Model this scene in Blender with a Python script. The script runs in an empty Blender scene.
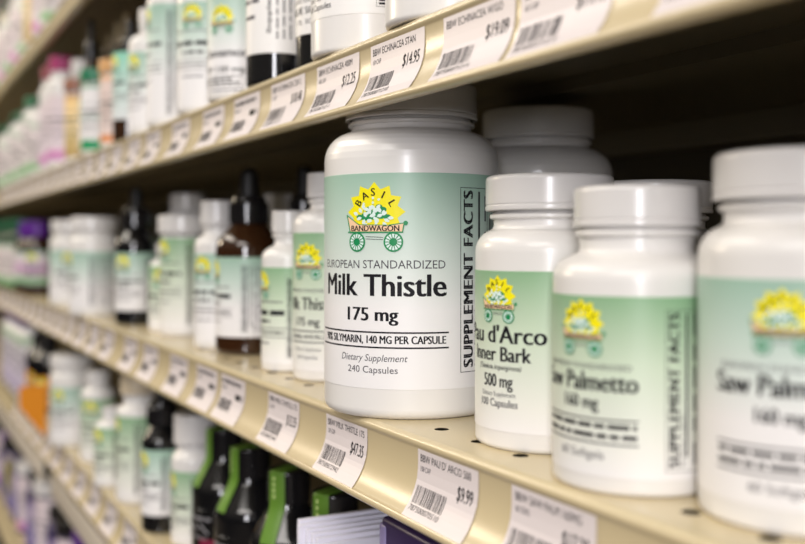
import bpy, bmesh, math, random
from mathutils import Vector, Matrix
random.seed(7)
SC = bpy.context.scene
COL = SC.collection
MM = 0.001
ZC = 1200.0                      # height of the lens above the floor, mm
sin, cos, pi, rad = math.sin, math.cos, math.pi, math.radians

# ------------------------------------------------------------------ camera
cam = bpy.data.cameras.new('camera')
cam_o = bpy.data.objects.new('camera', cam); COL.objects.link(cam_o)
cam.sensor_width = 36.0
cam.lens = 1000.0 * 36.0 / 805.0
cam.shift_y = -31.0 / 805.0
cam.clip_start = 0.02
AL = math.atan(0.5275)
fwd = Vector((-cos(AL), sin(AL), 0))
cam_o.location = (0, 0, ZC * MM)
cam_o.rotation_euler = fwd.to_track_quat('-Z', 'Y').to_euler()
cam.dof.use_dof = True
cam.dof.focus_distance = 0.418
cam.dof.aperture_fstop = 6.2
SC.camera = cam_o

# ------------------------------------------------------------------ light
SC.view_settings.view_transform = 'Standard'
SC.view_settings.look = 'None'
SC.view_settings.gamma = 1.0
SC.view_settings.use_curve_mapping = False
SC.view_settings.exposure = 0.14
w = bpy.data.worlds.new('store_light'); SC.world = w; w.use_nodes = True
nt = w.node_tree; nt.nodes.clear()
tc = nt.nodes.new('ShaderNodeTexCoord'); sx = nt.nodes.new('ShaderNodeSeparateXYZ')
rp = nt.nodes.new('ShaderNodeValToRGB'); mr = nt.nodes.new('ShaderNodeMapRange')
bg = nt.nodes.new('ShaderNodeBackground'); wo = nt.nodes.new('ShaderNodeOutputWorld')
nt.links.new(tc.outputs['Generated'], sx.inputs[0])
nt.links.new(sx.outputs['Z'], mr.inputs['Value'])
mr.inputs['From Min'].default_value = -1; mr.inputs['From Max'].default_value = 1
nt.links.new(mr.outputs[0], rp.inputs[0]); nt.links.new(rp.outputs[0], bg.inputs[0]); nt.links.new(bg.outputs[0], wo.inputs[0])
rp.color_ramp.elements[0].position = 0.48; rp.color_ramp.elements[0].color = (0.035, 0.029, 0.022, 1)
rp.color_ramp.elements[1].position = 0.75; rp.color_ramp.elements[1].color = (0.62, 0.55, 0.45, 1)
bg.inputs[1].default_value = 0.40

def area(name, loc, target, size, size_y, power, color):
    l = bpy.data.lights.new(name, 'AREA'); l.shape = 'RECTANGLE'; l.size = size; l.size_y = size_y
    l.energy = power; l.color = color
    o = bpy.data.objects.new(name, l); COL.objects.link(o)
    o.location = loc
    o.rotation_euler = (Vector(target) - Vector(loc)).to_track_quat('-Z', 'Y').to_euler()
    return o
# ceiling fluorescents further down the store, and the shop-front window at the end of the aisle
area('ceiling_lamp', (1.2, -1.10, 2.8), (-0.4, 0.2, 1.15), 2.6, 0.7, 40, (1.0, 0.955, 0.90))
area('ceiling_lamp', (-1.9, -0.95, 2.8), (-1.5, 0.2, 1.15), 2.6, 0.5, 28, (1.0, 0.92, 0.80))
area('shop_window', (2.2, -1.55, 1.60), (-0.3, 0.2, 1.2), 0.36, 1.1, 38, (0.97, 0.955, 1.0))
area('ceiling_lamp', (-3.6, -1.6, 2.3), (-0.6, 0.2, 1.15), 0.7, 0.5, 20, (1.0, 0.84, 0.62))

# ------------------------------------------------------------------ materials
def mat(name, col, rough=0.4, spec=0.5, coat=0.0, metal=0.0, bump=None):
    m = bpy.data.materials.new(name); m.use_nodes = True
    b = m.node_tree.nodes['Principled BSDF']
    b.inputs['Base Color'].default_value = (*col, 1); b.inputs['Roughness'].default_value = rough
    b.inputs['Specular IOR Level'].default_value = spec; b.inputs['Metallic'].default_value = metal
    b.inputs['Coat Weight'].default_value = coat; b.inputs['Coat Roughness'].default_value = 0.12
    if bump:
        t = m.node_tree
        n = t.nodes.new('ShaderNodeTexNoise'); n.inputs['Scale'].default_value = bump[0]
        c = t.nodes.new('ShaderNodeTexCoord'); t.links.new(c.outputs['Object'], n.inputs['Vector'])
        bp = t.nodes.new('ShaderNodeBump'); bp.inputs['Strength'].default_value = bump[1]; bp.inputs['Distance'].default_value = 0.0004
        t.links.new(n.outputs['Fac'], bp.inputs['Height']); t.links.new(bp.outputs[0], b.inputs['Normal'])
    return m
def ramp_mat(name, stops, rough=0.42):
    """printed paper label: ink colour fades down the label"""
    m = mat(name, (1, 1, 1), rough)
    t = m.node_tree; b = t.nodes['Principled BSDF']
    c = t.nodes.new('ShaderNodeTexCoord'); s = t.nodes.new('ShaderNodeSeparateXYZ'); r = t.nodes.new('ShaderNodeValToRGB')
    t.links.new(c.outputs['Generated'], s.inputs[0]); t.links.new(s.outputs['Z'], r.inputs[0]); t.links.new(r.outputs[0], b.inputs['Base Color'])
    els = r.color_ramp.elements
    els[0].position = stops[0][0]; els[0].color = (*stops[0][1], 1)
    els[1].position = stops[-1][0]; els[1].color = (*stops[-1][1], 1)
    for p, q in stops[1:-1]:
        e = els.new(p); e.color = (*q, 1)
    return m
def lin(r, g, b):
    f = lambda v: (v/255/12.92) if v/255 <= 0.04045 else ((v/255+0.055)/1.055)**2.4
    return (f(r), f(g), f(b))
WHITE = mat('white_plastic', (0.80, 0.78, 0.76), 0.30, 0.5, 0.15, bump=(180, 0.05))
CAPW = mat('white_cap_plastic', (0.74, 0.72, 0.71), 0.26, 0.5, 0.2)
CREAM = mat('cream_shelf_paint', lin(206, 190, 154), 0.26, 0.5, 0.1, bump=(900, 0.04))
UNDER_SHADE = mat('shade_dark_underside', (0.155, 0.13, 0.085), 0.5)  # shade between the shelves, put into the colour of their undersides
BACK_SHADE = mat('shade_dark_back_panel', lin(62, 55, 42), 0.5)  # panel coloured dark to hold the shade at the back of the shelves
GREEN = lin(158, 192, 174); MIDG = lin(200, 219, 209); WHT = lin(241, 239, 240)
LAB_GREEN = ramp_mat('green_fade_label', [(0.0, WHT), (0.36, WHT), (0.72, MIDG), (1.0, GREEN)])
LAB_LEAF = ramp_mat('leaf_green_fade_label', [(0.0, WHT), (0.15, lin(236, 236, 230)), (0.62, lin(204, 219, 196)), (1.0, lin(138, 178, 138))])
LAB_WHITE = mat('white_paper_label', lin(240, 238, 236), 0.45)
AMBER = mat('dark_amber_glass', (0.034, 0.013, 0.005), 0.08, 0.5, 0.5)
BLACK = mat('black_plastic', (0.010, 0.009, 0.010), 0.18, 0.5, 0.3)
RUBBER = mat('black_rubber', (0.008, 0.007, 0.007), 0.5)
GLASSK = mat('black_glass', (0.006, 0.006, 0.007), 0.10, 0.5, 0.5)
INK = mat('black_ink', (0.010, 0.009, 0.013), 0.55, 0.2)
INKG = mat('grey_ink', (0.065, 0.06, 0.075), 0.5, 0.3)
YEL = mat('yellow_ink', lin(246, 234, 6), 0.5)
GRN = mat('green_ink', lin(10, 140, 82), 0.5)
PEACH = mat('peach_ink', lin(246, 206, 168), 0.5)
PALE = mat('pale_leaf_ink', lin(222, 240, 236), 0.5)
CARD = mat('tag_card', lin(226, 217, 218), 0.4)
STRIPG = mat('lime_green_strip', lin(98, 138, 50), 0.35)
SILV = mat('silver_ink', (0.30, 0.29, 0.31), 0.4)
RED = mat('wine_red_ink', lin(120, 20, 55), 0.5)
LEAFLET = mat('white_leaflet_paper', lin(226, 224, 238), 0.55)
PURPLE = mat('dark_purple_card', lin(62, 44, 92), 0.35)
LILAC = mat('lilac_card', lin(150, 140, 185), 0.4)
ORANGE = mat('orange_card', lin(226, 140, 10), 0.5)
TAN = mat('tan_plastic', lin(176, 158, 122), 0.4)
STRIPW = mat('pale_plastic_strip', lin(214, 204, 190), 0.35)
FLOOR = mat('brown_vinyl_floor', (0.16, 0.135, 0.11), 0.5)
def colour(name, r, g, b, rough=0.35):
    return bpy.data.materials.get(name) or mat(name, lin(r, g, b), rough)

# ------------------------------------------------------------------ object helpers
def link_mesh(name, bm, mats, parent=None, smooth=40):
    me = bpy.data.meshes.new(name)
    bmesh.ops.recalc_face_normals(bm, faces=bm.faces[:]) if smooth else None
    bm.to_mesh(me); bm.free()
    for m in (mats if isinstance(mats, (list, tuple)) else [mats]): me.materials.append(m)
    if smooth:
        me.polygons.foreach_set('use_smooth', [True]*len(me.polygons))
        me.set_sharp_from_angle(angle=rad(smooth))
    o = bpy.data.objects.new(name, me); COL.objects.link(o)
    if parent: o.parent = parent
    return o
def thing(name, label, cat, loc=(0, 0, 0), rz=0, group=None):
    o = bpy.data.objects.new(name, None); o.empty_display_size = 0.01; COL.objects.link(o)
    o.location = loc; o.rotation_euler = (0, 0, rz)
    o['label'] = label; o['category'] = cat
    if group: o['group'] = group
    return o
def tag_thing(o, label, cat, group=None):
    o['label'] = label; o['category'] = cat
    if group: o['group'] = group
    return o
def dup(o, parent=None):
    c = o.copy(); COL.objects.link(c)
    if parent: c.parent = parent
    for ch in list(o.children): dup(ch, c)
    return c
def W(s, y, h):
    """s mm along the shelves away from the lens, y mm in from the lens, h mm above the lens"""
    return Vector((-s, y, ZC + h)) * MM
def face_angle(s, y, phi):
    """turn that points a bottle's front at the lens, swung phi degrees to the left (-) or right (+)"""
    return math.atan2(-y, s) + rad(phi) + pi/2

def fillet(pts, n=7):
    """pts: (r, z[, fillet radius]) -> polyline with rounded corners"""
    out = []
    for i, p in enumerate(pts):
        f = p[2] if len(p) > 2 else 0
        if f <= 0 or i in (0, len(pts)-1): out.append((p[0], p[1])); continue
        P = Vector(p[:2]); A = Vector(pts[i-1][:2]) - P; B = Vector(pts[i+1][:2]) - P
        ang = A.angle(B); d = min(f / math.tan(ang/2), A.length*0.95, B.length*0.95); f2 = d*math.tan(ang/2)
        c = P + (A.normalized()+B.normalized()).normalized() * (f2/sin(ang/2))
        p0 = P + A.normalized()*d; p1 = P + B.normalized()*d
        a0 = math.atan2(p0.y-c.y, p0.x-c.x); a1 = math.atan2(p1.y-c.y, p1.x-c.x)
        da = (a1-a0+pi) % (2*pi) - pi
        for k in range(n+1):
            a = a0 + da*k/n; out.append((c.x+f2*cos(a), c.y+f2*sin(a)))
    return out
def lathe(bm, prof, segs=64, mi=0, ribs=None, scale=MM):
    full = [prof[0]]
    for a, b in zip(prof, prof[1:]):
        Ls = math.hypot(b[0]-a[0], b[1]-a[1])
        if Ls > 2.0:
            q = 0.35/Ls; full += [(a[0]+(b[0]-a[0])*q, a[1]+(b[1]-a[1])*q), (b[0]+(a[0]-b[0])*q, b[1]+(a[1]-b[1])*q)]
        full.append(b)
    prof = full
    rings = []
    for r, z in prof:
        if r < 1e-4: rings.append([bm.verts.new((0, 0, z*scale))]); continue
        ring = []
        for k in range(segs):
            a = 2*pi*k/segs; rr = r
            if ribs and ribs[0] <= z <= ribs[1] and k % 2: rr = r - ribs[2]
            ring.append(bm.verts.new((rr*sin(a)*scale, -rr*cos(a)*scale, z*scale)))
        rings.append(ring)
    for A, B in zip(rings, rings[1:]):
        for k in range(segs):
            j = (k+1) % segs
            if len(A) == 1 and len(B) == 1: continue
            if len(A) == 1: f = bm.faces.new((A[0], B[j], B[k]))
            elif len(B) == 1: f = bm.faces.new((A[k], A[j], B[0]))
            else: f = bm.faces.new((A[k], A[j], B[j], B[k]))
            f.material_index = mi
    return bm
def lathe_obj(name, pts, m, parent, segs=64, smooth=40, ribs=None, n=7):
    bm = bmesh.new(); lathe(bm, fillet(pts, n), segs, ribs=ribs)
    return link_mesh(name, bm, m, parent, smooth)
def box(bm, x0, x1, y0, y1, z0, z1, bev=0):
    v = [bm.verts.new(c) for c in ((x0,y0,z0),(x1,y0,z0),(x1,y1,z0),(x0,y1,z0),(x0,y0,z1),(x1,y0,z1),(x1,y1,z1),(x0,y1,z1))]
    fs = [bm.faces.new([v[i] for i in q]) for q in ((0,3,2,1),(4,5,6,7),(0,1,5,4),(1,2,6,5),(2,3,7,6),(3,0,4,7))]
    if bev:
        es = list({e for f in fs for e in f.edges})
        bmesh.ops.bevel(bm, geom=es, offset=bev, segments=3, affect='EDGES', profile=0.5)
    return bm

# ------------------------------------------------------------------ flat printing, later wrapped on a label or a rail
_tcache = {}
def glyphs(s, bold=0.0, shear=0.0, spacing=1.0):
    key = (s, bold, shear, spacing)
    if key not in _tcache:
        cu = bpy.data.curves.new('lettering', 'FONT'); cu.body = s; cu.size = 1; cu.offset = bold; cu.shear = shear
        cu.space_character = spacing; cu.resolution_u = 3; cu.fill_mode = 'FRONT'
        o = bpy.data.objects.new('lettering', cu); COL.objects.link(o)
        dg = bpy.context.evaluated_depsgraph_get(); dg.update()
        me = bpy.data.meshes.new_from_object(o.evaluated_get(dg))
        vs = [(v.co.x, v.co.y) for v in me.vertices]; fs = [tuple(p.vertices) for p in me.polygons]
        bpy.data.objects.remove(o); bpy.data.curves.remove(cu); bpy.data.meshes.remove(me)
        _tcache[key] = (vs, fs)
    return _tcache[key]
CAPH = None
class Flat:
    def __init__(self): self.v = []; self.f = []
    def poly(self, pts, mi=0, layer=0):
        b = len(self.v); self.v += [(x, y, layer) for x, y in pts]; self.f.append((list(range(b, b+len(pts))), mi))
    def rect(self, x0, y0, x1, y1, mi=0, layer=0): self.poly([(x0,y0),(x1,y0),(x1,y1),(x0,y1)], mi, layer)
    def frame(self, x0, y0, x1, y1, t, mi=0, layer=0):
        self.rect(x0,y0,x1,y0+t,mi,layer); self.rect(x0,y1-t,x1,y1,mi,layer); self.rect(x0,y0+t,x0+t,y1-t,mi,layer); self.rect(x1-t,y0+t,x1,y1-t,mi,layer)
    def disc(self, cx, cy, r, n=20, mi=0, layer=0, ry=None):
        self.poly([(cx+r*cos(2*pi*k/n), cy+(ry or r)*sin(2*pi*k/n)) for k in range(n)], mi, layer)
    def ring(self, cx, cy, r0, r1, n=24, mi=0, layer=0):
        for k in range(n):
            a, b = 2*pi*k/n, 2*pi*(k+1)/n
            self.poly([(cx+r0*cos(a),cy+r0*sin(a)),(cx+r1*cos(a),cy+r1*sin(a)),(cx+r1*cos(b),cy+r1*sin(b)),(cx+r0*cos(b),cy+r0*sin(b))], mi, layer)
    def bar(self, x0, y0, x1, y1, t, mi=0, layer=0):
        d = Vector((x1-x0, y1-y0)).normalized(); n = Vector((-d.y, d.x))*t/2
        self.poly([(x0-n.x,y0-n.y),(x1-n.x,y1-n.y),(x1+n.x,y1+n.y),(x0+n.x,y0+n.y)], mi, layer)
    def text(self, s, x, y, cap, width=None, al='C', bold=0.0, shear=0.0, xs=1.0, rot=0, mi=0, layer=0, spacing=1.0, fat=0.0):
        if fat:
            a = dict(width=width, al=al, bold=bold, shear=shear, xs=xs, rot=rot, mi=mi, spacing=spacing)
            for k_, d_ in enumerate((-fat, fat)): self.text(s, x+d_*cos(rot), y+d_*sin(rot), cap, layer=layer+0.12*k_, **a)
            return
        global CAPH
        if not s.strip(): return
        if CAPH is None: CAPH = max(v[1] for v in glyphs('H')[0])
        vs, fs = glyphs(s, bold, shear, spacing)
        k = cap/CAPH
        x0 = min(v[0] for v in vs); x1 = max(v[0] for v in vs)
        kx = width/(x1-x0) if width else k*xs
        ox = {'C': -(x0+x1)/2, 'L': -x0, 'R': -x1}[al]
        c, sn = cos(rot), sin(rot); b = len(self.v)
        for vx, vy in vs:
            px, py = (vx+ox)*kx, vy*k
            self.v.append((x+px*c-py*sn, y+px*sn+py*c, layer))
        for q in fs: self.f.append(([b+i for i in q], mi))
    def words(self, x0, x1, y, h, mi=0, seed=0, al='L'):
        """a line of print too small to read"""
        r = random.Random(seed); x = x0
        while x < x1 - 0.4:
            wl = min(r.uniform(1.0, 3.6)*h, x1-x); self.rect(x, y, x+wl, y+h*0.62, mi); x += wl + 0.42*h
    def bm(self, step):
        bm = bmesh.new(); V = [bm.verts.new(c) for c in self.v]
        for q, mi in self.f:
            try: f = bm.faces.new([V[i] for i in q]); f.material_index = mi
            except ValueError: pass
        bm.normal_update()
        big = [f for f in bm.faces if len(f.verts) > 4]
        if big: bmesh.ops.triangulate(bm, faces=big)
        if step and self.v:
            xs = [v[0] for v in self.v]; x = math.floor(min(xs)/step)*step + step
            while x < max(xs):
                fs = [f for f in bm.faces if min(v.co.x for v in f.verts) < x-1e-6 and max(v.co.x for v in f.verts) > x+1e-6]
                if fs:
                    g = list({v for f in fs for v in f.verts}) + list({e for f in fs for e in f.edges}) + fs
                    bmesh.ops.bisect_plane(bm, geom=g, plane_co=(x, 0, 0), plane_no=(1, 0, 0), dist=1e-6)
                x += step
        return bm
    def wrap(self, name, R, mats, parent, off=0.12):
        bm = self.bm(R*rad(5.0))
        for v in bm.verts:
            t = v.co.x/R; r = (R + off + 0.07*v.co.z)*MM
            v.co = (r*sin(t), -r*cos(t), v.co.y*MM)
        return link_mesh(name, bm, mats, parent, 0)

LOGO_MATS = [YEL, INK, GRN, PEACH, PALE, INKG]
def logo(F, cx, cz, k=1.0, fine=True):
    """rising sun over a cart of herbs; k = 1 is 28 mm wide"""
    X = lambda px: cx + (px-243)*0.0755*k
    Z = lambda py: cz + (290-py)*0.0664*k
    pts = []
    for i in range(24):
        a = rad(90 + 15*i); r = 195 if i % 2 == 0 else 152
        pts.append((X(245+r*cos(a)*0.95), Z(max(60, min(255 - r*sin(a), 352)))))
    # fan from the centre keeps the star clean
    for i in range(24): F.poly([(X(245), Z(255)), pts[i], pts[(i+1) % 24]], 0, 0)
    for ch, ang, px, py in (('B',150,142,195),('A',118,185,150),('S',92,238,127),('I',62,300,146),('L',30,353,200)):
        F.text(ch, X(px)+1.5*k*sin(rad(ang-90)), Z(py)-1.5*k*cos(rad(ang-90)), 3.2*k, fat=0.12*k, rot=rad(ang-90), mi=1, layer=1)
    # herbs
    r = random.Random(3)
    for px, py, rx in ((150,290,24),(190,285,34),(235,275,40),(285,270,38),(325,290,24),(210,240,24),(275,225,24),(300,240,22)):
        F.disc(X(px), Z(py), rx*0.072*k, 10, 2, 1, rx*0.055*k)
    for px, py, a in ((140,275,150),(165,290,200),(165,262,120),(185,300,250),(205,270,60),(230,300,220),(225,268,120),(250,295,300),(255,262,80),
                      (275,300,230),(290,275,30),(305,300,330),(325,295,0),(270,225,60),(250,240,130),(215,240,170),(178,240,95),(178,212,90),
                      (238,205,90),(238,175,90),(265,180,30),(262,325,250),(300,320,300),(200,325,230),
                      (215,285,20),(245,290,95),(262,285,20),(195,290,110),(240,262,60),(285,262,110),(225,250,100),(300,280,80),(262,240,60),(180,280,40),(272,310,150),(235,315,170)):
        c, s = cos(rad(a)), sin(rad(a)); L = 38 if py > 230 else 20; wd = 12 if py > 230 else 8
        P = [(0,0),(L*.4,wd),(L*.8,wd*.7),(L,0),(L*.8,-wd*.7),(L*.4,-wd)]
        F.poly([(X(px+x*c-y*s), Z(py-(x*s+y*c))) for x, y in P], 4, 2)
    F.bar(X(238), Z(250), X(238), Z(165), 0.35*k, 2, 1); F.bar(X(178), Z(270), X(178), Z(205), 0.35*k, 2, 1)
    # cart
    F.poly([(X(58),Z(276)),(X(80),Z(384)),(X(412),Z(384)),(X(420),Z(328)),(X(335),Z(340)),(X(145),Z(336))], 3, 3)
    F.bar(X(56), Z(272), X(82), Z(386), 0.55*k, 2, 4); F.bar(X(56), Z(275), X(145), Z(336), 0.4*k, 2, 4)
    F.bar(X(145), Z(337), X(335), Z(341), 0.3*k, 2, 4); F.bar(X(335), Z(341), X(432), Z(326), 0.4*k, 2, 4)
    F.bar(X(412), Z(388), X(422), Z(328), 0.5*k, 2, 4); F.disc(X(430), Z(328), 1.0*k, 12, 2, 4)
    F.rect(X(64), Z(391), X(416), Z(382), 2, 4)
    F.text('BANDWAGON', X(243), Z(379), 2.4*k, 22.8*k, fat=0.10*k, mi=1, layer=4)
    F.bar(X(190), Z(415), X(300), Z(420), 0.25*k, 5, 1); F.bar(X(190), Z(430), X(300), Z(435), 0.25*k, 5, 1)
    for px in (131, 360):
        X0, Z0 = X(px), Z(450)
        F.disc(X0, Z0, 4.3*k, 24, 2, 3); F.ring(X0, Z0, 1.7*k, 3.55*k, 24, 4, 4)
        for i in range(14):
            a = 2*pi*i/14; F.bar(X0+1.5*k*cos(a), Z0+1.5*k*sin(a), X0+3.6*k*cos(a), Z0+3.6*k*sin(a), 0.38*k, 2, 5)

def facts(F, R, z0, z1, th0=61, full=True, k=1.0):
    u0 = R*rad(th0); H = z1-z0
    F.frame(u0, z0, u0+46*k, z1, 0.28*k, 0)
    if full: F.text('SUPPLEMENT FACTS', u0+6.9*k, z0+H*0.505, 5.2*k, H*0.95, fat=0.42*k, spacing=1.12, rot=pi/2, mi=0)
    else:
        r = random.Random(5); z = z0+1
        while z < z1-1.5: F.rect(u0+2*k, z, u0+7.6*k, z+1.1*k+r.random()*.8*k, 0); z += 2.6*k
    F.rect(u0+10.4*k, z0+H*0.09, u0+11.6*k, z1-H*0.02, 0)
    if full: F.text('Serving Size 1 Capsule', u0+9.6*k, z0+H*0.03, 1.7*k, H*0.32, al='L', rot=pi/2, mi=1); 
    for i in range(7):
        uu = u0 + (15+4.2*i)*k; z = z0+H*0.04; r = random.Random(i)
        while z < z1-4*k:
            L = r.uniform(3, 12)*k; F.rect(uu, z, uu+1.1*k, min(z+L, z1-1), 1); z += L+r.uniform(1.5, 7)*k
        F.rect(uu+2.2*k, z0+H*0.03, uu+2.45*k, z1-H*0.03, 1)

# ------------------------------------------------------------------ white supplement bottles
def bottle_shape(T, root, body_mat=None, cap_mat=None, segs=72):
    R, H, cr, ch, nr = T['R'], T['H'], T['cr'], T['ch'], T['nr']
    hc = H-ch; sh0, sh1, fl = T['sh']          # height of the shoulder corner, of the neck foot, rounding
    body = [(0, 1.2), (R*0.55, 0.8, 1), (R*0.86, 0.0, 1.5), (R, 0.0, T.get('foot', 4.5)), (R, sh0, fl), (nr, sh1, 2.0)]
    if hc - sh1 > 4:
        zr = hc - 3.2
        body += [(nr, zr, .3), (nr+1.5, zr+.4, .5), (nr+1.5, zr+1.8, .5), (nr+.3, zr+2.2, .2)]
    body += [(nr*0.96, hc+2.0), (0, hc+2.0)]
    lathe_obj('body', body, body_mat or WHITE, root, segs)
    cap = [(0, H-0.15), (cr*0.86, H-0.15, 0.3), (cr*0.9, H, .3), (cr, H, 1.8), (cr+.15, hc+2.6, .2), (cr-.25, hc+2.2, .2), (cr+.25, hc+1.8, .2), (cr+.25, hc, .5), (cr-1.6, hc, .3), (cr-1.8, hc+3.0)]
    lathe_obj('cap', cap, cap_mat or CAPW, root, segs)
def label_shape(T, root, m, segs=72):
    R = T['R']; z0, z1 = T['lab']
    bm = bmesh.new(); lathe(bm, [(R+.02, z0), (R+.18, z0+.12), (R+.18, z1-.12), (R+.02, z1)], segs)
    return link_mesh('label', bm, m, root, 25)
TYPES = {
 'big':   dict(R=40.5,   H=148.5, cr=30.5, ch=16, nr=28.0, sh=(125.5,127.0,15), lab=(13.2,106.3), foot=4.2),
 'pau':   dict(R=28.6, H=102, cr=24.5,   ch=13.5, nr=21.5, sh=(80.0,81.5,10), lab=(7.0,66), foot=2.0),
 'saw':   dict(R=27,   H=94.5,  cr=20.1, ch=13,   nr=18.2, sh=(69.5,73.5,7), lab=(5.5,60.3), foot=2.0),
 'slim':  dict(R=20,   H=115, cr=12.4, ch=14,   nr=10.4, sh=(91.5,95.0,9), lab=(6,81.5), foot=3.5),
 'short': dict(R=17,   H=95,  cr=11.0, ch=13,   nr=9.2,  sh=(70.5,75,7), lab=(5,61.5), foot=3),
 'mid':   dict(R=17,   H=106, cr=13.0, ch=17,   nr=10.5, sh=(77,82,7), lab=(5,68), foot=3),
 'wide':  dict(R=20,   H=98,  cr=22.0, ch=14.5, nr=17.0, sh=(81.0,82.0,2), lab=(6,79.5), foot=3),
 'mini':  dict(R=15,   H=75,  cr=8.5,  ch=10,   nr=7.5,  sh=(58,62,7), lab=(4,56), foot=3),
 'tall':  dict(R=20,   H=128, cr=16.5, ch=16,   nr=13.5, sh=(103,108,8), lab=(7,96), foot=3.5),
}
def print_blurred(T, lab, seed=1, side=True, has_logo=True, lines=True):
    R = T['R']; z0, z1 = T['lab']; H = z1-z0
    k = min(0.57, R*1.05/28, H*0.4/28); top = z1-2.0
    if has_logo:
        F = Flat(); logo(F, 0, top-14.5*k, k); F.wrap('logo', R, LOGO_MATS, lab, 0.24)
    F = Flat(); wd = min(R*1.25, 22)
    if lines:
        z = top-33*k
        F.words(-wd*.8, wd*.8, z, 1.3, 1, seed)
        F.words(-wd*.85, wd*.85, z-H*.13, 4.6, 0, seed+1); F.words(-wd*.4, wd*.4, z-H*.21, 3.0, 0, seed+2)
        F.rect(-wd*.9, z-H*.27, wd*.9, z-H*.27+.5, 0); F.words(-wd*.85, wd*.85, z-H*.32, 1.8, 0, seed+3); F.rect(-wd*.9, z-H*.36, wd*.9, z-H*.36+.5, 0)
        F.words(-wd*.4, wd*.4, z-H*.43, 1.6, 1, seed+4)
    if side: facts(F, R, z0+3, z1-5, 64, False, min(0.62, R/40))
    F.wrap('printed_text', R, [INK, INKG], lab, 0.24)

def pill_bottle(kind, label, s, y, h, phi, group=None, pr=None, body_mat=None, cap_mat=None, lab_mat=None, name='pill_bottle', cat='bottle', seed=1, segs=72, **kw):
    T = dict(TYPES[kind]); T.update(kw)
    o = thing(name, label, cat, W(s, y, h), face_angle(s, y, phi), group)
    bottle_shape(T, o, body_mat, cap_mat, segs)
    lab = label_shape(T, o, lab_mat or LAB_GREEN, segs)
    if pr: pr(T, lab)
    else: print_blurred(T, lab, seed)
    return o

# ------------------------------------------------------------------ amber dropper bottles
def dropper(label, s, y, h, phi, k=1.0, cq=0.60, H=128, group=None, lab_mat=None, seed=2, pr=None, R=23.0, lab_z=(12, 66), bulb=True, cap_mat=None, body_mat=None):
    o = thing('dropper_bottle', label, 'bottle', W(s, y, h), face_angle(s, y, phi), group)
    q = H/128.0; z = lambda v: v*q
    lathe_obj('body', [(0,1),(R*.7,0.5,1),(R*.85,0,1),(R,0,3),(R,z(76),R*.62),(R*.45,z(91),5),(R*.42,z(94)),(0,z(94))], body_mat or AMBER, o, 64)
    cr = R*cq
    lathe_obj('collar', [(cr*.5,z(89)),(cr,z(89),.5),(cr,z(103),.6),(cr*.86,z(104.5),.6),(cr*.8,z(108),1.5),(cr*.4,z(108.5)),(0,z(108.5))] if bulb else
              [(cr*.5,z(89)),(cr,z(89),.5),(cr,z(112),1.5),(cr*.5,z(112.2)),(0,z(112.2))], cap_mat or BLACK, o, 80, ribs=(z(90), z(102), 0.45), smooth=60)
    if bulb:
        br = R*.29
        lathe_obj('bulb', [(br,z(107)),(br*1.02,z(112),1),(br*.95,z(128),br*.9),(0,z(128.2))], RUBBER, o, 48, n=9)
    T = dict(R=R, lab=lab_z); lab = label_shape(T, o, lab_mat or LAB_GREEN)
    if pr: pr(T, lab)
    else: print_blurred(T, lab, seed)
    return o

# ================================================================== SETTING
def struct(name, bm, m, smooth=0):
    o = link_mesh(name, bm, m, None, smooth); o['kind'] = 'structure'; return o
bm = bmesh.new(); box(bm, -5.5, 3.0, -3.2, 0.60, -0.05, 0.0); struct('floor', bm, FLOOR)
bm = bmesh.new(); box(bm, -5.0, 0.95, 0.524, 0.56, 0.0, 1.95); struct('wall_back', bm, BACK_SHADE)

# ------------------------------------------------------------------ shelves
DECK = {'top': 272.0, 'upper': 88.0, 'middle': -77.0, 'lower': -232.0, 'bottom': -441.0}
RAIL = [(190.9, 0.0), (189.4, -0.3), (188.4, -1.1), (188.0, -2.3), (188.3, -3.5), (188.9, -4.0), (189.2, -5.0), (189.3, -12.0), (188.8, -16.5),
        (187.3, -21.0), (185.0, -25.3), (182.6, -28.6), (181.6, -29.4), (180.6, -29.2), (180.0, -30.0), (180.0, -31.4), (180.8, -32.3), (184.0, -32.5), (190.5, -31.0), (191.0, -29.0)]
CARD_PATH = [(189.0, -4.5), (189.1, -7.0), (189.05, -12.0), (188.5, -16.5), (187.0, -21.0), (184.7, -25.3), (182.2, -28.6), (181.5, -29.5)]
def path_at(d):
    for (y0, z0), (y1, z1) in zip(CARD_PATH, CARD_PATH[1:]):
        L = math.hypot(y1-y0, z1-z0)
        if d <= L or (y1, z1) == CARD_PATH[-1]:
            t = d/L; return y0+(y1-y0)*t, z0+(z1-z0)*t, (z1-z0)/L, -(y1-y0)/L
        d -= L
CARD_LEN = sum(math.hypot(b[0]-a[0], b[1]-a[1]) for a, b in zip(CARD_PATH, CARD_PATH[1:]))
X0, X1 = -4.7, 0.85
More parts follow.
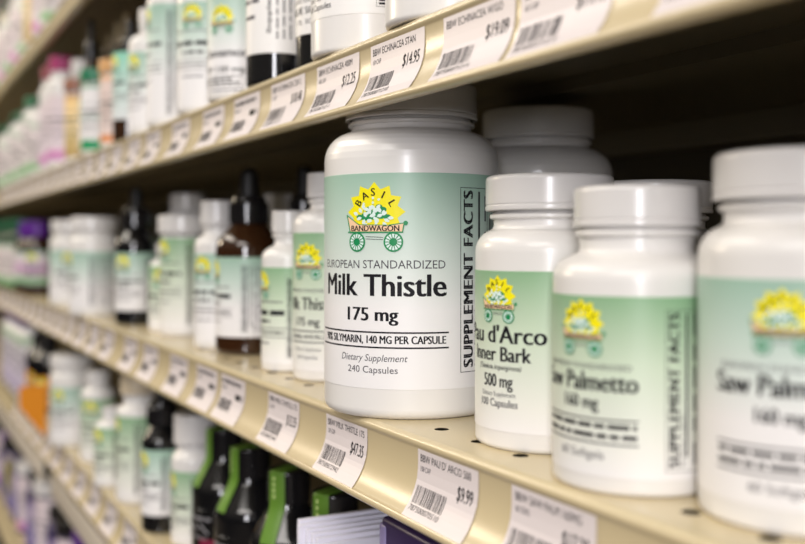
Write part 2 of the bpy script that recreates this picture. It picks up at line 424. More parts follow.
def shelf(level, label):
    h = DECK[level]
    o = thing('shelf', label, 'shelf', (0, 0, (ZC+h)*MM), 0, 'cream metal shelves of the unit')
    bm = bmesh.new()
    ys = [190.8, 196.0, 214.0, 524.0]
    hole = level == 'middle'
    xs = [X0/MM, -707.5] + [-707.5+28.3*k for k in range(1, 23)] + [X1/MM] if hole else [X0/MM, X1/MM]
    cache = {}
    def V(x, y):
        key = (round(x, 3), round(y, 3))
        if key not in cache: cache[key] = bm.verts.new((x*MM, y*MM, 0))
        return cache[key]
    for a, b in zip(xs, xs[1:]):
        for c, d in zip(ys, ys[1:]):
            if hole and c == 196.0 and b-a < 30:
                cx, cy = (a+b)/2 - 0.6, 205.0
                # a perforation: eight-sided ring of quads round a 6 mm hole
                cor = [(b, cy), (b, d), (cx, d), (a, d), (a, cy), (a, c), (cx, c), (b, c)]
                n = 24; circ = [bm.verts.new(((cx+3.0*cos(2*pi*k/n))*MM, (cy+3.0*sin(2*pi*k/n))*MM, 0)) for k in range(n)]
                for q in range(8):
                    p0, p1 = cor[q], cor[(q+1) % 8]
                    bm.faces.new([V(*p0), V(*p1)] + [circ[((q+1)*3-k) % n] for k in range(4)])
            else:
                pts = [V(a, c), V(b, c), V(b, d), V(a, d)]
                bm.faces.new(pts)
    link_mesh('deck', bm, CREAM, o, 0)
    bm = bmesh.new()          # underside, shade put into its dark colour, with pressed stiffening channels, set back from the holes
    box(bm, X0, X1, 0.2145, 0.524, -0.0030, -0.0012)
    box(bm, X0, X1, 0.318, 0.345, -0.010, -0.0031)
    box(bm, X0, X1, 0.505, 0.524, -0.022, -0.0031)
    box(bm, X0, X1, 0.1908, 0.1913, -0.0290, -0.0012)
    u = link_mesh('underside', bm, UNDER_SHADE, o, 0); u['label'] = 'underside with shade put into its dark colour'
    bm = bmesh.new()
    A = [bm.verts.new((X0, y*MM, z*MM)) for y, z in RAIL]; B = [bm.verts.new((X1, y*MM, z*MM)) for y, z in RAIL]
    for i in range(len(RAIL)-1): bm.faces.new((A[i], A[i+1], B[i+1], B[i]))
    link_mesh('price_rail', bm, CREAM, o, 50)
    return o
shelf('top', 'cream metal shelf across the top left corner, highest in view')
shelf('upper', 'cream metal shelf running above the big white bottle')
shelf('middle', 'cream metal shelf the big white bottle stands on')
shelf('lower', 'cream metal shelf with the black green-sealed bottles on it')
shelf('bottom', 'cream metal shelf at the lower left corner, lowest in view')

# ------------------------------------------------------------------ price tags in the rails
TAGW = 44.5
def tag_printing(F, name, size, price, code, clear=True):
    L = CARD_LEN
    if clear:
        F.text(name, 2.2, -4.6, 2.85, min(40, 1.97*len(name)), al='L', xs=.8, mi=0)
        F.text(size, 2.4, -8.4, 2.1, al='L', xs=.72, mi=1)
        F.text(price, 41.5, -13.4, 5.2, al='R', xs=.64, fat=0.07, mi=0)
        F.text(code, 2.0, -23.9, 2.2, 22.5, al='L', mi=0)
    else:
        F.words(2.2, 38, -4.6, 3.6, 1, len(name)); F.words(2.4, 11, -8.2, 2.2, 1, 4); F.words(28, 41, -12.6, 5.6, 0, 8)
def barcode(F, seed):
    r = random.Random(seed); x = 2.0
    while x < 24.5:
        wd = r.choice((0.25, 0.25, 0.5, 0.75)); F.rect(x, -20.9, x+wd, -13.9, 0); x += wd + r.choice((0.35, 0.5, 0.8))
def rail_map(F, name, mats, parent, off, ysteps=True):
    bm = F.bm(0)
    if ysteps:
        y = -2.0
        while y > -CARD_LEN:
            g = bm.verts[:] + bm.edges[:] + bm.faces[:]
            if g: bmesh.ops.bisect_plane(bm, geom=g, plane_co=(0, y, 0), plane_no=(0, 1, 0), dist=1e-5)
            y -= 2.0
    for v in bm.verts:
        py, pz, tz, ty = path_at(max(0, min(-v.co.y, CARD_LEN)))
        n = Vector((tz, ty)).normalized()
        if n.x > 0: n = -n
        v.co = (v.co.x*MM, (py + n.x*off)*MM, (pz + n.y*off)*MM)
    return link_mesh(name, bm, mats, parent, 0)
_generic = {}
def price_tag(level, s_left, label, data=None, group='price tags', seed=0, wide=1.0):
    h = DECK[level]; loc = (-s_left*MM, 0, (ZC+h)*MM)
    if data is None and 'g' in _generic:
        o = dup(_generic['g'])
        o.location = loc; o['label'] = label; o['group'] = group; return o
    F = Flat(); F.rect(0, -CARD_LEN, TAGW*wide, 0)
    o = rail_map(F, 'price_tag', CARD, None, 0.15); o.location = loc
    tag_thing(o, label, 'price tag', group)
    F = Flat(); tag_printing(F, *(data or ('x'*18, '', '', '')), clear=data is not None)
    F.v = [(a*wide, b, c) for a, b, c in F.v]
    rail_map(F, 'printed_text', [INK, INKG], o, 0.24)
    F = Flat(); barcode(F, seed); rail_map(F, 'barcode', INK, o, 0.24)
    if data is None: _generic['g'] = o
    return o
MG, UG, LG = 'price tags in the middle shelf rail', 'price tags in the upper shelf rail', 'price tags in the lower shelf rail'
price_tag('middle', 435.3, 'white price tag reading 47.35 dollars, below the big white bottle', ('BBW MILK THISTLE 175', '240 CAP', '$47.35', '787500072942'), MG, 1)
price_tag('middle', 345.0, 'white price tag reading 9.99 dollars, sharp, right of the 47.35 tag', ("BBW PAU D' ARCO 500", '100 CAP', '$9.99', '787500070510'), MG, 2)
price_tag('middle', 279.6, 'blurred price tag cut by the bottom edge, right of the 9.99 tag', ('BBW SAW PALM 160MG', '60 SOFG', '$17.29', '787500070611'), MG, 3)
price_tag('middle', 514.0, 'white price tag next left of the 47.35 dollar tag on middle rail', ('BBW MILK THISTLE 175', '60 CAP', '$12.35', '787500072941'), MG, 4)
price_tag('upper', 387.3, 'white price tag reading 14.95 dollars on the upper rail', ('BBW ECHINACEA STAN', '60 CAP', '$14.95', '787500071210'), UG, 5, 1.07)
price_tag('upper', 446.5, 'white price tag reading 12.25 dollars on the upper rail', ('BBW ECHINACEA 400M', '100 CAP', '$12.25', '787500071211'), UG, 6, 1.07)
price_tag('upper', 509.5, 'white price tag next left of the 12.25 dollar tag on upper rail', ('BBW ECHINACEA 250 2', '60 CP', '$18.48', '787500071213'), UG, 7, 1.07)
price_tag('upper', 325.0, 'white price tag reading 19.09 dollars, right of the 14.95 tag', ('BBW ECHINACEA W/GO', '', '$19.09', '787500071214'), UG, 8, 1.07)
price_tag('upper', 274.0, 'blurred price tag with barcode just right of the 19.09 dollar tag', ('BBW ECHINACEA W/GO', '60 CAP', '$19.15', '787500071215'), UG, 9, 1.07)
price_tag('upper', 204.0, 'very blurred price tag cut off by the top edge at the right', None, UG, 10)
ORD = ['first', 'second', 'third', 'fourth', 'fifth', 'sixth', 'seventh', 'eighth', 'ninth', 'tenth', 'eleventh', 'twelfth', 'thirteenth', 'fourteenth', 'fifteenth',
       'sixteenth', 'seventeenth', 'eighteenth', 'nineteenth', 'twentieth']
row = [597, 650, 717, 798, 866, 955] + [1020+66*k for k in range(14)]
for i, s in enumerate(row):
    price_tag('middle', s, 'out-of-focus price tag, %s one left of the sharp group on middle rail' % ORD[i], None, MG)
row = [572, 636, 712, 791, 855] + [921+64*k for k in range(15)]
for i, s in enumerate(row):
    price_tag('upper', s, 'out-of-focus price tag, %s one left of the sharp group on upper rail' % ORD[i], None, UG)
for i, s in enumerate([868+74*k for k in range(11)]):
    price_tag('lower', s, 'blurred price tag on the lower shelf rail, %s counted from the bottom edge' % ORD[i], None, LG)

# ================================================================== BOTTLES ON THE MIDDLE SHELF
M = DECK['middle']
def print_big(T, lab):
    R = T['R']
    F = Flat(); logo(F, 1.5, 87.2, 1.0); F.wrap('logo', R, LOGO_MATS, lab, 0.24)
    F = Flat()
    F.text('EUROPEAN STANDARDIZED', 1.2, 65.2, 3.5, 63.5, mi=1)
    F.text('Milk Thistle', 2.0, 53.3, 9.4, 62.4, fat=0.38, mi=0)
    F.text('175 mg', 0, 42.6, 5.7, 24.5, fat=0.30, mi=0)
    F.rect(-35.5, 37.3, 34.5, 38.0, 0); F.rect(-35.5, 30.8, 34.5, 31.5, 0)
    F.text('90% SILYMARIN, 140 MG PER CAPSULE', 1.4, 32.9, 3.3, 63.5, fat=0.15, mi=0)
    F.text('Dietary Supplement', 0, 25.2, 2.9, 33.0, shear=0.25, mi=1)
    F.text('240 Capsules', 0, 20.1, 2.9, 24.5, mi=1)
    F.wrap('printed_text', R, [INK, INKG], lab, 0.24)
    F = Flat(); facts(F, R, 20.0, 100.3, 57.0, True, 1.0); F.wrap('facts_panel', R, [INK, INKG], lab, 0.24)
big = pill_bottle('big', 'large white pill bottle with cart logo, foremost and sharpest, at the shelf edge', 412, 222, M, -25.5, pr=print_big, segs=128)
big2 = dup(big); big2.location = W(454, 324, M); big2['label'] = 'large shaded white bottle standing directly behind the big sharp one'
big2['group'] = big['group'] = 'large white pill bottles'

def print_pau(T, lab):
    R = T['R']
    F = Flat(); logo(F, 0.4, 55.5, 0.585); F.wrap('logo', R, LOGO_MATS, lab, 0.24)
    F = Flat()
    F.text("Pau d'Arco", 0, 39.5, 6.3, 40, fat=0.26, mi=0)
    F.text('Inner Bark', 0, 32.8, 5.3, 28.8, fat=0.22, mi=0)
    F.text('(Tabebuia impetiginosa)', 0, 29.7, 1.8, 21.5, bold=0.01, shear=0.2, mi=0)
    F.text('500 mg', 0, 23.3, 4.6, 14.4, fat=0.16, mi=0)
    F.text('Dietary Supplement', 0, 19.8, 1.7, 17, mi=1)
    F.text('100 Capsules', 0, 16.0, 2.8, 18.6, fat=.06, mi=1)
    facts(F, R, 10, 61, 64, True, 0.62)
    F.wrap('printed_text', R, [INK, INKG], lab, 0.24)
pill_bottle('pau', 'white bottle with half-turned label, just right of the large sharp bottle', 316, 231, M, -42, 'white pill bottles at the right', print_pau, segs=96, lab_mat=LAB_LEAF)
def print_saw(T, lab, top=0.9):
    R = T['R']; d = top
    F = Flat(); logo(F, 0.4, 49.5+d, 0.585); F.wrap('logo', R, LOGO_MATS, lab, 0.24)
    F = Flat()
    F.text('EUROPEAN STANDARDIZED', 0, 37.2+d*.9, 1.6, 34, mi=1)
    F.text('Saw Palmetto', 0, 30.6+d*.9, 5.6, 37.5, fat=0.26, mi=0)
    F.text('160 mg', 0, 25.4+d*.6, 3.9, 13.2, fat=0.16, mi=0)
    F.rect(-19, 22.6, 19, 23.1, 0); F.rect(-19, 15.4, 19, 15.9, 0)
    F.words(-18.5, 18.5, 20.2, 2.2, 0, 21); F.words(-18.5, 18.5, 17.2, 2.2, 0, 22)
    F.text('60 Softgels', 0, 10.8, 2.6, 17, mi=1)
    F.wrap('printed_text', R, [INK, INKG], lab, 0.24)
    F = Flat(); facts(F, R, 8, T['lab'][1]-4, 57, True, 0.62); F.wrap('facts_panel', R, [INK, INKG], lab, 0.24)
pill_bottle('saw', 'white bottle with green label, second from the right end of the middle shelf', 252, 219, M, -39, 'white pill bottles at the right', print_saw, segs=96, lab_mat=LAB_LEAF)
pill_bottle('pau', 'most blurred near white bottle, cut off by the right edge', 198, 233, M, -11, 'white pill bottles at the right', lambda T, l: print_saw(T, l, 6.4), segs=96, lab=(7, 67))
pill_bottle('pau', 'white bottle in shade, cap just showing behind the two right-hand bottles', 327, 293, M, -20, 'white pill bottles at the right')

def print_slim(T, lab):
    R = T['R']
    F = Flat(); logo(F, 0, 66.0, 0.68); F.wrap('logo', R, LOGO_MATS, lab, 0.24)
    F = Flat()
    F.text('EUROPEAN STANDARDIZED', 0, 49.0, 1.9, 36, mi=1)
    F.text('Milk Thistle', 0, 39.5, 6.6, 36, fat=0.22, mi=0)
    F.text('175 mg', 0, 30.8, 4.4, 16, fat=0.16, mi=0)
    F.rect(-19, 27.4, 19, 28.0, 0); F.rect(-19, 21.4, 19, 22.0, 0); F.text('90% SILYMARIN, 140 MG PER CAPSULE', 0, 23.6, 2.1, 35, fat=.06, mi=0)
    F.text('Dietary Supplement', 0, 17.0, 1.8, 18, mi=1); F.text('60 Capsules', 0, 12.6, 2.0, 14, mi=1)
    facts(F, R, 8, 77, 66, False, 0.5)
    F.wrap('printed_text', R, [INK, INKG], lab, 0.24)
SG = 'small white bottles along the middle shelf'
pill_bottle('slim', 'slim white bottle half hidden by the left side of the large sharp bottle', 517, 226, M, -38, SG, print_slim, lab_mat=LAB_LEAF)
pill_bottle('short', 'short slim white bottle between the brown dropper bottle and the slim white one', 564, 221, M, -72, SG, lab_mat=LAB_LEAF, seed=11)
dropper('brown dropper bottle, largest, with mint label and black bulb, middle shelf', 665, 230, M, -78, group='amber dropper bottles', seed=12)
dropper('dark dropper bottle in shade, bulb only showing behind the short white bottle', 669, 273, M, -70, group='amber dropper bottles', seed=13, R=18, H=131)
pill_bottle('mid', 'small white bottle just left of the large brown dropper bottle', 706, 221, M, -44, SG, seed=14)
pill_bottle('wide', 'white bottle with wide flat cap and pale green label, middle shelf', 813, 226, M, -62, SG, seed=15, lab_mat=LAB_LEAF)
pill_bottle('mini', 'smallest white bottle, partly before the wide-capped green-label bottle', 856, 222, M, -16, SG, seed=16, lab_mat=LAB_LEAF)
pill_bottle('tall', 'tall bottle with beige cap rising behind the wide-capped bottle', 940, 264, M, -40, SG, seed=17, H=122)
pill_bottle('slim', 'shaded white bottle behind the brown dropper bottle, only its cap showing', 765, 290, M, -40, SG, seed=18)
dropper('black dropper bottle with pale label, left of the small white bottles, middle shelf', 942, 216, M, -42, R=19.2, cq=0.74, lab_z=(13, 66), group='amber dropper bottles', seed=19, body_mat=GLASSK)
TG = 'white wide-capped bottles on the middle shelf'
pill_bottle('pau', 'white wide-capped bottle beside the black dropper bottle, nearer of the pair', 1084, 205, M, -78, TG, seed=20, R=26)
pill_bottle('pau', 'white wide-capped bottle at the left of the pair, middle shelf', 1262, 212, M, -8, TG, seed=21, R=26)
PURCAP = colour('purple_cap_plastic', 92, 36, 142); GRCAP = colour('green_cap_plastic', 30, 92, 62)
MAGLAB = ramp_mat('pink_white_green_label', [(0.0, lin(110, 40, 110)), (0.06, lin(150, 190, 150)), (0.22, lin(160, 205, 165)), (0.28, lin(222, 208, 214)), (0.55, lin(205, 150, 205)), (0.62, lin(226, 214, 220)), (0.9, lin(222, 214, 218)), (1.0, lin(90, 178, 138))])
VG = ramp_mat('white_label_green_foot', [(0, lin(120, 175, 120)), (.12, lin(150, 195, 145)), (.22, lin(222, 214, 214)), (.85, lin(224, 214, 216)), (1, lin(190, 214, 190))])
for i, s in enumerate((1500, 1552, 1606)):
    dropper('purple-capped bottle, %s one left of the white wide-capped pair' % ORD[i], s, 206, M, -30+30*i, R=20, cq=0.72, H=120, bulb=False, cap_mat=PURCAP, group='purple-capped bottles', lab_mat=MAGLAB, seed=30+i, lab_z=(14, 62))
for i, s in enumerate((1668, 1722, 1778, 1834, 1890, 1946)):
    pill_bottle('tall', 'green-capped bottle at far left of the middle shelf, %s past the purple caps' % ORD[i], s, 206, M, -20, 'green-capped far bottles', seed=40+i, cap_mat=GRCAP, lab_mat=VG, body_mat=colour('dark_green_plastic', 40, 70, 52), H=112, R=21, lab=(7, 72), sh=(86, 92, 8), segs=32)

# ================================================================== UPPER SHELF
U = DECK['upper']
UGp = 'white bottles on the upper shelf'
def print_u0(T, lab):
    F = Flat(); F.text('60 Capsules', 0, 21.0, 2.9, 19, mi=1, bold=.01); F.text('Dietary Supplement', 0, 25.5, 2.0, 20, mi=1)
    facts(F, T['R'], 20, 62, 64, False, 0.62); F.rect(-18, 31, 18, 31.5, 0); F.rect(-18, 38, 18, 38.5, 0)
    F.wrap('printed_text', T['R'], [INK, INKG], lab, 0.24)
pill_bottle('pau', 'white bottle cut off by the top edge, above the 14.95 tag', 440, 214, U, -58, UGp, print_u0, lab_mat=LAB_WHITE, segs=96, lab=(16.8, 66))
pill_bottle('pau', 'white bottle at the top edge, rightmost on the upper shelf', 360, 214, U, -50, UGp, print_u0, lab_mat=LAB_WHITE, segs=96, lab=(16.8, 66))
def print_uc(T, lab):
    F = Flat(); R = T['R']
    F.text('BLUE SQUILL', 0, 28.6, 3.6, 29, fat=.14, mi=0); F.text('FLUID EXTRACT', 0, 34.5, 2.0, 28, mi=0); F.text('1 fl. 30 mg', 0, 23.4, 2.4, 20, mi=0)
    F.wrap('printed_text', R, [INK, INKG], lab, 0.24)
dropper('dark bottle with white label, squeezed left of the white bottle at top edge', 484, 212, U, -38, R=18, lab_z=(18, 80), H=140, group='dark bottles on the upper shelf', lab_mat=LAB_WHITE, pr=print_uc, body_mat=GLASSK)
def print_ud(T, lab):
    F = Flat(); R = T['R']
    for i, (z, wd) in enumerate(((72, 9), (63, 7), (55, 8), (47, 9), (38, 6))): F.words(2-wd, wd, z, 3.4, 1, 50+i)
    F.text('Supplement Facts', R*rad(52), 54, 2.4, 50, rot=pi/2, bold=.02, mi=0)
    for i in range(4):
        F.words(0, 0, 0, 1)
    for i in range(3):
        u = R*rad(62+12*i); z = 26
        r = random.Random(60+i)
        while z < 78:
            L = r.uniform(2, 9); F.rect(u, z, u+.9, z+L, 1); z += L+1.6
    F.wrap('printed_text', R, [INK, INKG], lab, 0.24)
dropper('dark bottle with white label and small upright print, second dark one from right', 548, 207, U, -64, R=18, lab_z=(18, 80), H=140, group='dark bottles on the upper shelf', lab_mat=LAB_WHITE, pr=print_ud, body_mat=GLASSK)
def print_ue(T, lab):
    R = T['R']
    F = Flat(); logo(F, 0, 50.5, 0.62); F.wrap('logo', R, LOGO_MATS, lab, 0.24)
    F = Flat(); F.text('Cinnamon', 0, 27.0, 5.4, 35, fat=.22, mi=0); F.text('HP 120 mg', 0, 17.5, 3.6, 31, fat=.15, mi=0)
    F.rect(-18, 14.4, 14, 14.9, 0); F.words(-17, 8, 12.4, 1.8, 0, 61); F.words(-17, 12, 10.2, 1.8, 0, 62); F.rect(-18, 8.6, 14, 9.1, 0); F.words(-12, 14, 5.6, 1.5, 1, 63)
    facts(F, R, 12, 66, 66, False, .5)
    F.wrap('printed_text', R, [INK, INKG], lab, 0.24)
pill_bottle('tall', 'white bottle with green label, next left of the dark bottles on upper shelf', 617, 207, U, -34, UGp, print_ue, lab=(4, 70), H=110, sh=(84, 89, 8))
pill_bottle('tall', 'white bottle with sun logo near the top edge, second left of the dark bottles', 689, 207, U, -30, UGp, seed=64, H=110, lab=(4, 77), sh=(84, 89, 8))
pill_bottle('tall', 'white bottle showing its side print, third left of the dark bottles', 778, 207, U, -80, UGp, seed=65, H=124, lab=(5, 94), sh=(100, 105, 7))
pill_bottle('slim', 'round-shouldered white bottle with yellow logo, fourth left of the dark bottles', 842, 204, U, -55, UGp, seed=66, R=17, H=106, sh=(80, 86, 9), lab=(6, 68), cr=8.5, nr=7.5)
dropper('brown bottle with aqua label, beside the round-shouldered white bottle on upper shelf', 913, 204, U, -72, R=15.5, H=112, group='dark bottles on the upper shelf', lab_mat=ramp_mat('aqua_label', [(0, lin(226, 230, 232)), (.45, lin(206, 226, 220)), (1, lin(140, 212, 186))]), seed=67, lab_z=(20, 80))
AG = 'tan-capped amber bottles on the upper shelf'
for i, s in enumerate((1057, 1101, 1154)):
    dropper('tan-capped amber bottle behind the aqua label, %s from the right' % ORD[i], s, 232, U, -50, R=12, cq=0.30, H=170, bulb=False, cap_mat=TAN, group=AG, seed=70+i)
OW = ramp_mat('orange_white_label', [(0, lin(226, 130, 60)), (.08, lin(226, 150, 90)), (.14, lin(232, 214, 208)), (.9, lin(232, 210, 202)), (1, lin(236, 168, 90))])
GW = ramp_mat('white_label_green_ends', [(0, lin(0, 150, 90)), (.14, lin(10, 150, 95)), (.18, WHT), (.45, WHT), (.5, lin(196, 220, 210)), (.55, WHT), (.92, WHT), (1, lin(10, 150, 95))])
CW = ramp_mat('cream_gold_glow_label', [(0, lin(180, 150, 90)), (.3, lin(214, 190, 130)), (.5, lin(250, 226, 176)), (.9, lin(250, 214, 150)), (1, lin(180, 120, 80))])  # warm glow is put into the bright middle of the label colours
PW = ramp_mat('white_label_pink_band', [(0, lin(200, 160, 200)), (.12, lin(214, 130, 190)), (.2, lin(226, 214, 222)), (1, lin(226, 212, 216))])
def far(kind, label, s, h, labm, capm, H, R, grp, seed, y=207, body=None, phi=-30):
    T = TYPES[kind]; q = H/T['H']
    return pill_bottle(kind, label, s, y, h, phi, grp, lambda T_, l_: print_blurred(T_, l_, seed, False, False), lab_mat=labm, cap_mat=capm, body_mat=body, segs=40, H=H, R=R, ch=T['ch']*q,
        sh=(T['sh'][0]*q, T['sh'][1]*q, T['sh'][2]), lab=(T['lab'][0]*q, T['lab'][1]*q), cr=T['cr']*R/T['R'], nr=T['nr']*R/T['R'])
FG = 'assorted far bottles on the upper shelf'
ORC = colour('orange_cap_plastic', 214, 165, 110); GRC = colour('bright_green_cap', 30, 120, 85); MAC = colour('magenta_cap_plastic', 165, 40, 105); RDC = colour('dull_red_cap', 150, 70, 85); BGC = colour('beige_cap_plastic', 205, 190, 165)
far('wide', 'white bottle with orange cap and orange foot, left of the aqua label', 973, U, OW, ORC, 84, 14, FG, 80, 203)
dropper('black dropper with a bright glint, standing behind the orange-capped bottle', 1114, 207, U, -30, R=12, H=152, group=FG, seed=81)
far('wide', 'white bottle with bright green cap and green foot on the upper shelf', 1072, U, GW, GRC, 90, 15, FG, 82, 204)
far('pau', 'white bottle with rounded pale cap, taller, behind the green-capped one', 1216, U, PW, CAPW, 124, 18, FG, 83, 218)
far('wide', 'cream and gold bottle with warm light put into its colour, left of the green-capped one', 1172, U, CW, colour('brown_cap', 150, 100, 80), 94, 15, FG, 84, 204)
far('pau', 'white bottle with magenta cap and pink band on the upper shelf', 1288, U, PW, MAC, 138, 20, FG, 85, 206)
far('pau', 'pale bottle with dull red cap, just left of the magenta-capped one', 1372, U, PW, RDC, 140, 19, FG, 86, 208)
for i, s in enumerate((1440, 1510, 1585, 1670, 1760, 1860)):
    far('tall' if i % 2 else 'pau', 'pale bottle with green cap and foot, %s past the red-capped one' % ORD[i], s, U, VG, GRCAP if i != 1 else GRC, (108, 116, 106, 112, 104, 110)[i], 22, 'green-footed far bottles on the upper shelf', 90+i, 207)

# ================================================================== TOP SHELF (top left corner)
TP = DECK['top']
TL = [(VG, BGC), (PW, MAC), (CW, BGC), (VG, CAPW), (PW, CAPW), (VG, GRCAP), (PW, BGC), (VG, CAPW)]
TN = ['pale green-footed', 'pink-banded', 'cream', 'white and green', 'white and pink', 'green-capped', 'beige-capped', 'last white']
for i, s in enumerate((1345, 1420, 1500, 1580, 1670, 1760, 1860, 1960)):
    far('tall' if i % 3 else 'pau', '%s bottle on the top shelf, %s from its right' % (TN[i], ORD[i]), s, TP, TL[i][0], TL[i][1], 112+(i*7) % 16, 22, 'blurred bottles on the top shelf', 100+i, 208)

# ================================================================== LOWER SHELF
L = DECK['lower']
LGp = 'small white bottles on the lower shelf'
pill_bottle('mid', 'white bottle with green label beside the black green-sealed bottles', 759, 219, L, -76, LGp, seed=110, R=18, H=99, cr=16.2, nr=13, ch=22, sh=(66, 72, 8), lab=(5, 57), lab_mat=LAB_LEAF)
dropper('black-capped dropper bottle with pale green label on the lower shelf', 805, 205, L, -68, R=16, cq=0.76, H=122, lab_z=(14, 66), group='dropper bottle on the lower shelf', seed=111, body_mat=GLASSK)
pill_bottle('tall', 'tall white bottle with wide beige cap behind the lower shelf dropper', 905, 210, L, -78, LGp, seed=112, H=112, lab=(6, 77), sh=(82, 86, 6), lab_mat=LAB_LEAF, cap_mat=BGC)
pill_bottle('mini', 'smallest white bottle with round white cap on the lower shelf', 975, 200, L, -60, LGp, seed=113, R=16, lab_mat=LAB_LEAF, H=74)
pill_bottle('slim', 'white bottle with yellow and green label, between smallest and wide lower bottles', 1091, 210, L, -30, LGp, seed=114, R=18, H=95, sh=(74, 78, 8), lab=(5, 66), lab_mat=LAB_LEAF)
pill_bottle('pau', 'widest white bottle on the lower shelf, beside the orange flag', 1196, 201, L, -40, LGp, seed=115, R=24.5, H=102)
PUR2 = colour('violet_cap_plastic', 88, 40, 130); LILW = ramp_mat('lilac_white_label', [(0, lin(150, 135, 175)), (.2, lin(205, 195, 215)), (.8, lin(205, 200, 205)), (1, lin(160, 195, 150))])
for i, s in enumerate((1425, 1492)):
    dropper('black far bottle on the lower shelf, %s left of the widest white bottle' % ORD[i], s, 208, L, -30, R=20, H=122, group='black far bottles on the lower shelf', seed=120+i, lab_z=(8, 50), lab_mat=colour('orange_paper_label', 214, 140, 50), body_mat=GLASSK)
for i, s in enumerate((1560, 1625, 1690, 1760)):
    far('tall', 'pale bottle with violet cap at far left of lower shelf, %s from its right' % ORD[i], s, L, LILW, PUR2, 122, 22, 'violet-capped bottles on the lower shelf', 124+i, 206)

# black bottles with lime seals
def black_bottle(label, s, y, phi, red=False):
    o = thing('black_bottle', label, 'bottle', W(s, y, L), face_angle(s, y, phi), 'black bottles with lime green seals')
    prof = [(0, .8), (17, 0, 1), (23, 0, 3), (23, 58, 16), (12.2, 76, 6), (11.6, 80)]
    lathe_obj('body', prof + [(0, 80)], GLASSK, o, 64)
    lathe_obj('cap', [(9, 79), (12.6, 79, .5), (12.6, 98, 1.4), (6, 98.2), (0, 98.2)], BLACK, o, 64)
    # tamper seal: over the cap, down the neck and out over the shoulder on both sides
    path = [(12.9, 98.4), (13.0, 82), (13.0, 79), (14.0, 75.5), (17.2, 69.5), (20.8, 63.0), (22.6, 59.0)]
    fp = fillet([(0, 98.6), (12.95, 98.6, 1.6)] + path[1:4] + path[4:], 4)
    bm = bmesh.new()
    for sd in (0, pi):
        prev = None
        for r, z in fp:
            rr = r+0.25; ring = []
            for k in range(7):
                u = -5.2 + 10.4*k/6
                x = u; dep = math.sqrt(max(rr*rr-u*u, 0)) if rr > 5.3 else rr
                ca, sa_ = cos(sd), sin(sd)
                ring.append(bm.verts.new(((x*ca)*MM, (-dep*ca if sd == 0 else dep)*MM, z*MM)))
            if prev:
                for k in range(6): bm.faces.new((prev[k], prev[k+1], ring[k+1], ring[k]))
            prev = ring
    bmesh.ops.remove_doubles(bm, verts=bm.verts[:], dist=1e-5); bm.normal_update()
    bmesh.ops.solidify(bm, geom=bm.faces[:], thickness=-0.0003)
    seal = link_mesh('seal_strip', bm, STRIPG, o, 50); seal['label'] = 'lime green tamper seal'
    F = Flat()
    for i, z in enumerate((95.5, 92, 88.5, 85)): F.rect(-2.2, z-1.9, -0.6, z, 0)
    bm2 = F.bm(0)
    for v in bm2.verts: v.co = (v.co.x*MM, -math.sqrt(13.6**2-v.co.x**2)*MM, v.co.y*MM)
    link_mesh('printed_marks', bm2, colour('pale_green_ink', 205, 225, 150), seal, 0)
    T = dict(R=23, lab=(4, 44)); lb = label_shape(T, o, GLASSK)
    F = Flat()
    for i, (x, dx) in enumerate(((-16, 5), (-9, 7), (0, 6), (8, 7))): F.bar(x, 33+(i % 2), x+dx, 30-(i % 2)*2, 1.6, 0)
    F.words(-17, 17, 37, 3.0, 0, 5); F.words(-14, 14, 24, 2.0, 0, 6)
    if red: F.rect(-30, 10, -8, 24, 1); F.rect(8, 10, 30, 24, 1)
    F.wrap('printed_text', 23, [SILV, RED], lb, 0.24)
    return o
for i, (s, y, phi, red, lab_) in enumerate(((694, 222, -68, True, 'black bottle with lime seal and wine-red print, leftmost of the black four'),
        (624, 217, -60, False, 'black bottle with lime seal, second from left of the black four'),
        (553, 216, -34, False, 'black bottle with lime seal, third from left, next to leaflets'),
        (493, 219, -38, False, 'black bottle with lime seal, mostly hidden behind the white leaflets'))):
    black_bottle(lab_, s, y, phi, red)
# leaflets standing on edge in a pack, each its own sheet
for i in range(6):
    bm = bmesh.new(); dy = (0, -1.6, 1.2, 2.6, 3.6, 4.6)[i]; top = (93.5, 92, 90.5, 89.2, 87.6, 85.5)[i]
    box(bm, -0.0016, 0.0016, 0, 0.098, 0, top*MM, 0.0004)
    o = link_mesh('leaflet', bm, LEAFLET, None, 30)
    o.location = W(464-3.6*i, 186.2+dy, L)
    tag_thing(o, 'white leaflet standing on the lower shelf, %s of the pack counted from front' % ORD[5-i], 'leaflet', 'white leaflets standing on edge')
o = thing('carton', 'dark purple carton right of the white leaflets, under the middle rail', 'box', W(363, 233, L), 0)
bm = bmesh.new(); box(bm, -0.036, 0.036, -0.034, 0.036, 0, 0.110, 0.003); link_mesh('carton_body', bm, PURPLE, o, 30)
bm = bmesh.new(); box(bm, -0.0366, -0.029, -0.0346, -0.027, 0.002, 0.107, 0.002); link_mesh('corner_panel', bm, LILAC, o, 30)['label'] = 'lilac corner panel'

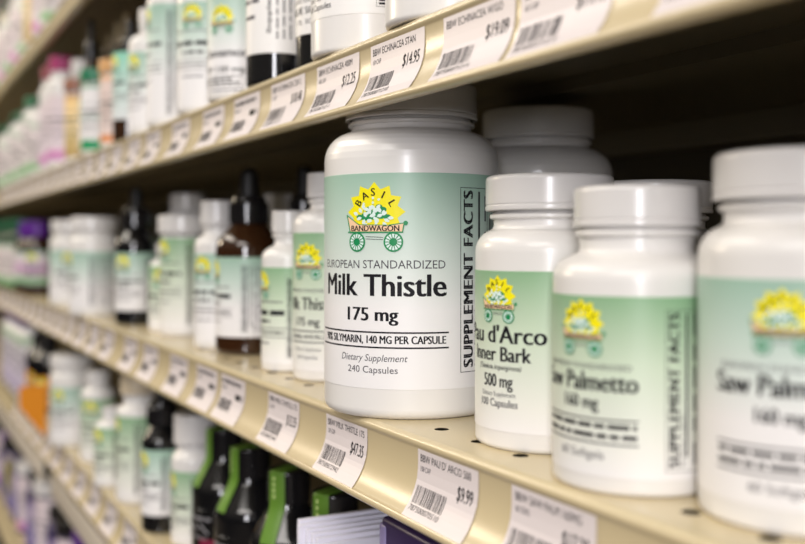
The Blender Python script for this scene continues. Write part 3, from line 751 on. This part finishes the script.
# hanging strips and flags under the lower rail
def strip(s0, s1, label):
    bm = bmesh.new(); box(bm, -s1*MM, -s0*MM, 0.1785, 0.1798, -0.060, -0.034, 0.0003)
    o = link_mesh('sign_strip', bm, STRIPW, None, 30); o.location = (0, 0, (ZC+L)*MM)
    tag_thing(o, label, 'sign strip', 'pale strips hanging under the lower rail')
strip(640, 1205, 'pale plastic sign strip hanging under the lower rail, nearer one')
strip(1268, 2000, 'pale plastic sign strip hanging under the lower rail, farther left one')
bm = bmesh.new()
q = [(0.1795, 0.062), (0.1795, -0.002), (0.150, 0.036), (0.150, 0.060)]
A = [bm.verts.new((0, y, z)) for y, z in q]; bm.faces.new(A); bm.normal_update(); bmesh.ops.solidify(bm, geom=bm.faces[:], thickness=0.0008)
o = link_mesh('shelf_flag', bm, ORANGE, None, 30); o.location = (-1.250, 0, (ZC+L)*MM)
tag_thing(o, 'orange three-sided flag card standing out from the lower rail', 'sign')

# ================================================================== BOTTOM SHELF (bottom left corner)
Bm = DECK['bottom']
LV = ramp_mat('lilac_label', [(0, lin(120, 108, 165)), (.4, lin(150, 140, 190)), (.7, lin(190, 176, 200)), (1, lin(120, 105, 150))])
YV = ramp_mat('olive_yellow_label', [(0, lin(140, 130, 190)), (.4, lin(150, 145, 40)), (.7, lin(176, 166, 40)), (1, lin(160, 150, 185))])
BP = [(LV, BLACK), (LV, BLACK), (YV, BLACK), (LV, PUR2), (PW, BLACK), (LV, BLACK), (PW, CAPW), (LV, BLACK), (PW, CAPW), (LV, BLACK), (YV, BLACK), (LV, PUR2), (PW, BLACK), (LV, BLACK), (LV, BLACK)]
for i, s in enumerate((905, 985, 1068, 1150, 1232, 1320, 1415, 1510, 1610, 1690, 1775, 1860, 1950, 2050, 2150)):
    far('pau' if i % 2 else 'wide', '%s jar on the bottom shelf, %s from the right' % (('lilac-labelled', 'lilac-labelled', 'olive-yellow labelled', 'violet-capped', 'pink-banded', 'lilac-labelled', 'white-capped', 'lilac-labelled', 'white-capped', 'lilac-labelled', 'olive-yellow labelled', 'violet-capped', 'pink-banded', 'lilac-labelled', 'lilac-labelled')[i], ORD[i]),
        s, Bm, BP[i][0], BP[i][1], 120-(i % 3)*7, 24, 'jars on the bottom shelf', 130+i, 214, body=colour('dark_violet_plastic', 60, 50, 90))
